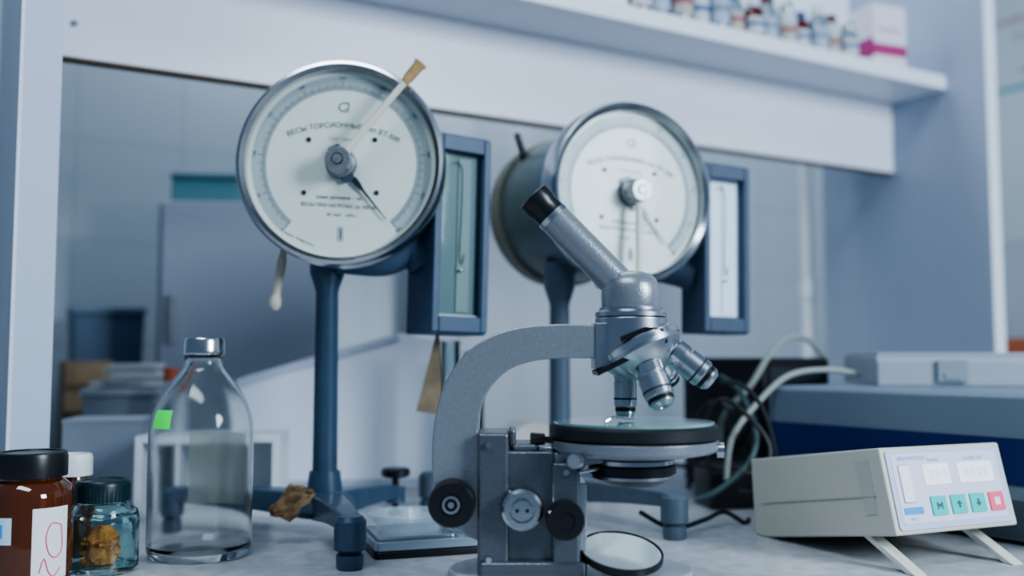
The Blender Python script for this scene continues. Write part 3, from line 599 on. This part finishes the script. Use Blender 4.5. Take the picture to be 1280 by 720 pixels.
# ---------------------------------------------------------------- shelf contents
SZ=.6768
def vial(i,s,t,r,h,kind):
    cols={'white':'white plastic pill bottle with pale cap','amber':'dark red-brown glass vial with pale label','clear':'blue-grey glass vial with white label'}
    v=root('medicine_vial',cols[kind],'vial',U(s,t,SZ),YAW,'medicine vials along the shelf')
    mt={'white':mat('white_vial',(.50,.54,.60),.4),'amber':mat('brown_vial',(.09,.012,.010),.15,coat=.5),'clear':mat('frosted_vial',(.18,.24,.31),.15,coat=.5)}[kind]
    mk('vial_body',[lathe([(0,0),(r*.95,0),(r,.002),(r,h*.66),(r*.85,h*.74),(r*.55,h*.80),(r*.55,h*.86),(0,h*.86)],None,24)],mt,v)
    mk('vial_cap',[lathe([(0,h*.80),(r*.66,h*.80),(r*.68,h*.83),(r*.68,h*.97),(r*.6,h),(0,h)],None,24)],
       [mat('cap_silver',(.4,.43,.47),.3,.8),mat('cap_brown',(.10,.04,.03),.4),mat('cap_white',(.55,.6,.66),.4),mat('cap_navy',(.03,.07,.18),.4)][(i*7)%4],v)
    mk('vial_label',[patch(r+.0002,195,345,h*.10,h*.50)],[mat('label_white',(.50,.54,.58),.7),mat('label_pale',(.34,.43,.54),.6),mat('label_tan',(.42,.40,.36),.6)][i%3],v)
    mk('vial_band',[patch(r+.0006,195,345,h*.28,h*.38)],[mat('band_blue',(.06,.14,.32),.6),mat('band_grey',(.20,.25,.33),.6),mat('band_red',(.30,.08,.10),.6)][i%3],v)
s=.845
seq=['amber','amber','clear','white','clear','clear','amber','clear','white','amber','clear','white','clear']
for i,k in enumerate(seq):
    r=.0165 if i>2 else .018; vial(i,s,1.100+.006*(i%2),r,.064+.008*((i*5)%3)+(.02 if i<5 else 0),k); s+=2*r+.003
vial(20,.99,1.155,.016,.085,'amber'); vial(21,1.15,1.155,.016,.08,'clear')
pb=root('medicine_carton','white and magenta medicine carton on the shelf','box',U(1.385,1.12,SZ),YAW+math.radians(-8))
mk('carton',[box((0,0,.055),(.072,.06,.11))],mat('carton_white',(.66,.63,.70),.5),pb,bevel=.0008)
mk('print_band',[box((-.0363,0,.034),(.0006,.06,.034))],mat('magenta_print',(.36,.03,.15),.5),pb)
mk('print_band',[box((0,-.0303,.030),(.0722,.0006,.020))],mat('magenta_print',(.36,.03,.15),.5),pb)
mk('print_lettering',[text('МЕДИПАК',.010,Matrix.Translation((0,-.0306,.065))@Matrix.Rotation(math.radians(90),4,'X'))],mat('carton_ink',(.40,.22,.36),.5),pb,smooth=False)
ct=root('flat_carton','flat pale carton lying on the shelf','box',U(.77,1.12,SZ),YAW)
mk('carton',[box((0,0,.012),(.08,.07,.024))],paper,ct,bevel=.0008); mk('carton_flap',[box((0,-.0353,.018),(.078,.0006,.010))],mat('flap_grey',(.5,.55,.6),.6),ct)
# ---------------------------------------------------------------- things behind
def gbox(name,label,cat,px0,px1,py,Y,dep,yaw=0,base=0):
    a=at(px0,py,Y); c=at(px1,py,Y); w=(c-a).length
    r=root(name,label,cat,((a.x+c.x)/2,Y+dep/2,base),yaw); return r,w,a.z-base
cab,w,h=gbox('metal_cabinet','tall slate-grey metal cabinet on the bench','cabinet',192,392,252,1.60,.2,math.radians(8))
mk('body',[box((0,0,h/2),(w,.2,h))],mat('slate_grey_metal',(.27,.305,.36),.6,var=.05,vscale=5),cab,bevel=.006)
mk('door',[box((0,-.103,h/2),(w*.94,.006,h*.94))],mat('slate_grey_door',(.29,.325,.385),.6),cab,bevel=.002)
mk('handle',[box((-w*.4,-.112,h*.55),(.01,.012,.08))],worn,cab,bevel=.002)
tb,w2,h2=gbox('storage_box','teal plastic storage box with lid on the cabinet','box',208,292,216,1.64,.12,math.radians(8),h+.0005)
mk('body',[box((0,0,h2*.4),(w2*.96,.12,h2*.8))],mat('teal_box',(.12,.27,.31),.6),tb,bevel=.004)
mk('lid',[box((0,0,h2*.9),(w2,.125,h2*.2))],mat('teal_lid',(.10,.22,.25),.6),tb,bevel=.004)
sl=root('instrument_cover','white slant-topped instrument cover standing behind the balance','instrument cover',(-.235,1.28,0),math.radians(12))
z=lambda px,py:at(px,py,1.28)
A=[z(300,640),z(300,474),z(497,416),z(546,424),z(546,640)]
pl=[((p.x+.235),max(0,p.z)) for p in A]
mk('shell',[prism(pl,0,.12)],mat('white_shell',(.68,.73,.82),.4),sl,bevel=.003)
mk('edge_lip',[prism([(pl[1][0],pl[1][1]),(pl[2][0],pl[2][1]),(pl[2][0],pl[2][1]-.008),(pl[1][0],pl[1][1]-.008)],-.004,-.0002)],mat('grey_lip',(.45,.50,.60),.5),sl)
mk('base_trim',[box(((pl[0][0]+pl[-1][0])/2,-.002,.008),(pl[-1][0]-pl[0][0],.003,.014))],mat('grey_trim',(.35,.40,.47),.5),sl)
wb,w,h=gbox('wooden_crate','small worn wooden crate on the bench','crate',62,120,452,1.54,.10,YAW)
wm=mat('crate_wood',(.20,.14,.09),.7,var=.3,vscale=20)
mk('crate_side',[box((0,0,h/2),(w,.10,h))],wm,wb,bevel=.002)
for f in(.12,.37,.62,.87): mk('crate_slat',[box((0,-.053,h*f),(w,.006,h*.18))],mat('slat_wood',(.25,.18,.11),.7,var=.3,vscale=20),wb,bevel=.001)
db,w,h=gbox('blue_bin','dark blue plastic bin with rolled rim','bin',76,160,388,1.70,.10,YAW)
mk('bin_body',[prism([(-w*.42,0),(w*.42,0),(w*.5,h),(-w*.5,h)],-.05,.05)],mat('navy_plastic',(.06,.11,.18),.5),db,bevel=.003); mk('rim',[box((0,0,h),(w*1.04,.11,.012))],mat('navy_rim',(.10,.17,.25),.5),db,bevel=.002)
wc,w,h=gbox('storage_tray','pale grey tray stacked with folded papers','tray',96,212,486,1.33,.10,math.radians(14))
mk('tray_body',[box((0,0,h/2),(w,.10,h))],mat('tray_grey',(.28,.32,.37),.5),wc,bevel=.002); mk('tray_lip',[box((0,-.002,h*.97),(w*1.05,.11,.008))],mat('tray_lip',(.40,.44,.49),.5),wc)
for k in range(5):
    o=mk('folded_paper',[box((0,0,.003),(w*(.8-.08*k),.07,.006))],mat('folded_paper_%d'%(k%2),((.46,.49,.52),(.36,.38,.37))[k%2],.7),bevel=.001)
    top(o,'folded sheet of grey paper stacked on the tray','paper',(wc.location.x+.006*(k%3-1),wc.location.y,h+.002+.0063*k+.0008),math.radians(14+5*((k*3)%4-1)),'papers stacked on the tray')
fb,w,h=gbox('carton_box','pale cardboard carton standing on the bench','box',74,168,528,1.16,.07,math.radians(10))
mk('carton_body',[box((0,0,h/2),(w,.07,h))],mat('pale_carton',(.33,.38,.44),.6),fb,bevel=.001); mk('carton_flap',[box((0,0,h+.002),(w*1.01,.072,.003))],mat('pale_flap',(.45,.50,.57),.6),fb)
ob=root('reagent_bottle','reagent bottle with orange cap','bottle',tuple(at(211,600,1.30).xy)+(0,)); hz_=at(214,460,1.30).z
mk('bottle_body',[lathe([(0,0),(.018,0),(.018,hz_*.7),(.010,hz_*.82),(.010,hz_*.88),(0,hz_*.88)],None,32)],mat('pale_bottle',(.45,.51,.56),.3),ob)
mk('cap',[lathe([(0,hz_*.89),(.010,hz_*.89),(.010,hz_),(0,hz_)],None,32)],mat('orange_cap',(.45,.11,.05),.4),ob)
rk,w,h=gbox('white_rack','white open-fronted plastic rack','rack',166,342,545,1.07,.09,math.radians(6))
wp=mat('white_plastic',(.72,.76,.82),.35)
mk('frame',[box((-w/2+.004,0,h/2),(.008,.09,h)),box((w/2-.004,0,h/2),(.008,.09,h)),box((0,0,h-.004),(w-.016,.09,.008)),box((0,0,.004),(w-.016,.09,.008))],wp,rk,bevel=.001)
mk('divider',[box((-.035,0,h/2),(.005,.088,h-.016))],wp,rk); mk('rear_panel',[box((0,.043,h/2),(w-.016,.003,h-.016))],mat('rack_back',(.70,.74,.79),.5),rk)
vs=[];fs=[];NX=90
for i in range(NX+1):
    f=i/NX
    for zz in(0.0,1.3):
        vs.append(Vector((f*.50,.006*math.sin(f*17)+.0015*math.sin(f*41),zz)))
for i in range(NX): fs.append((2*i,2*i+2,2*i+3,2*i+1))
cu=mk('curtain',[(vs,fs)],mat('white_fabric',(.66,.70,.75),.8),ang=80); sm=cu.modifiers.new('s','SOLIDIFY'); sm.thickness=.001
top(cu,'pale softly pleated curtain hanging in front of tiles','curtain',U(.86,1.93,0.001),YAW)
rl=root('paper_roll','white paper roll lying on its side','paper roll',tuple(at(662,600,1.34).xy)+(.045,),math.radians(10))
mk('roll',[lathe([(.014,-.05),(.044,-.05),(.044,.05),(.014,.05)],Matrix.Rotation(math.radians(90),4,'X'),40,closed=True)],mat('roll_paper',(.66,.65,.62),.7),rl)
mk('core',[lathe([(.011,-.051),(.0139,-.051),(.0139,.051),(.011,.051)],Matrix.Rotation(math.radians(90),4,'X'),32,closed=True)],mat('card_core',(.35,.24,.14),.8),rl)
thin=clear_mat('thin_clear_glass',(.86,.93,.94),.22)
def cylinder(px,Y,ytop,r,label):
    cy=root('glass_cylinder',label,'measuring cylinder',tuple(at(px,610,Y).xy)+(0,)); zt=at(px,ytop,Y).z
    mk('cylinder_glass',[lathe([(0,.009),(r,.009),(r,zt-.003),(r+.002,zt),(r,zt),(r-.0015,zt-.004),(r-.0015,.011),(0,.011)],None,32)],thin,cy)
    mk('foot',[lathe([(0,0),(r*2,0),(r*2,.004),(r,.009),(0,.009)],None,32)],glass,cy)
cylinder(562,1.2,426,.012,'tall clear glass measuring cylinder'); cylinder(592,1.26,440,.013,'clear glass measuring cylinder beside another')
po=root('wall_poster','pale information poster with red heading on the wall','poster',U(2.598,1.50,.0),YAW-math.radians(90))
PMt=Matrix.Rotation(math.radians(90),4,'X')
mk('sheet',[box((0,0,.88),(.6,.002,.75))],mat('poster_paper',(.66,.73,.76),.6),po)
mk('rule_line',[box((0,-.0016,.945),(.6,.001,.012))],mat('teal_print',(.05,.40,.45),.6),po)
for tt_,sz_,zz in(('ТЕХНИКА БЕЗОПАСНОСТИ',.035,1.14),('В ЛАБОРАТОРИИ',.030,1.09),('ПРАВИЛА РАБОТЫ',.025,.99)):
    mk('lettering',[text(tt_,sz_,Matrix.Translation((0,-.0018,zz))@PMt)],mat('red_print',(.62,.16,.22),.6),po,smooth=False)
og=root('reagent_carton','orange-topped carton standing on the bench','box',U(2.30,1.47,0),YAW)
mk('carton',[box((0,0,.085),(.3,.3,.17))],mat('navy_case',(.03,.06,.12),.5),og,bevel=.002)
mk('carton_top',[box((0,0,.195),(.28,.28,.05))],mat('orange_card',(.55,.16,.07),.6),og,bevel=.002)
# ---------------------------------------------------------------- lights
def area(name,loc,target,size,sy,power,col):
    l=D.lights.new(name,'AREA'); l.shape='RECTANGLE'; l.size=size; l.size_y=sy; l.energy=power; l.color=col
    o=D.objects.new(name,l); COL.objects.link(o); o.location=loc
    o.rotation_euler=(Vector(target)-Vector(loc)).to_track_quat('-Z','Y').to_euler(); return o
area('overhead_fill',(-.4,-.2,1.9),(.0,1.0,.25),1.2,.4,19,(.80,.91,1))  # added overhead fill light, not an actual fixture
area('window_light',(1.75,-.35,.95),(.0,1.0,.3),.6,.8,56,(.78,.89,1))
area('rear_fill',(-.15,1.45,1.5),(-.3,1.9,.2),1.2,.25,9,(.80,.91,1))  # added fill to brighten the tiled wall and background
w=D.worlds.new('World'); SC.world=w; w.use_nodes=True
w.node_tree.nodes['Background'].inputs[0].default_value=(.33,.53,.82,1); w.node_tree.nodes['Background'].inputs[1].default_value=.27
SC.view_settings.look='AgX - Medium High Contrast'
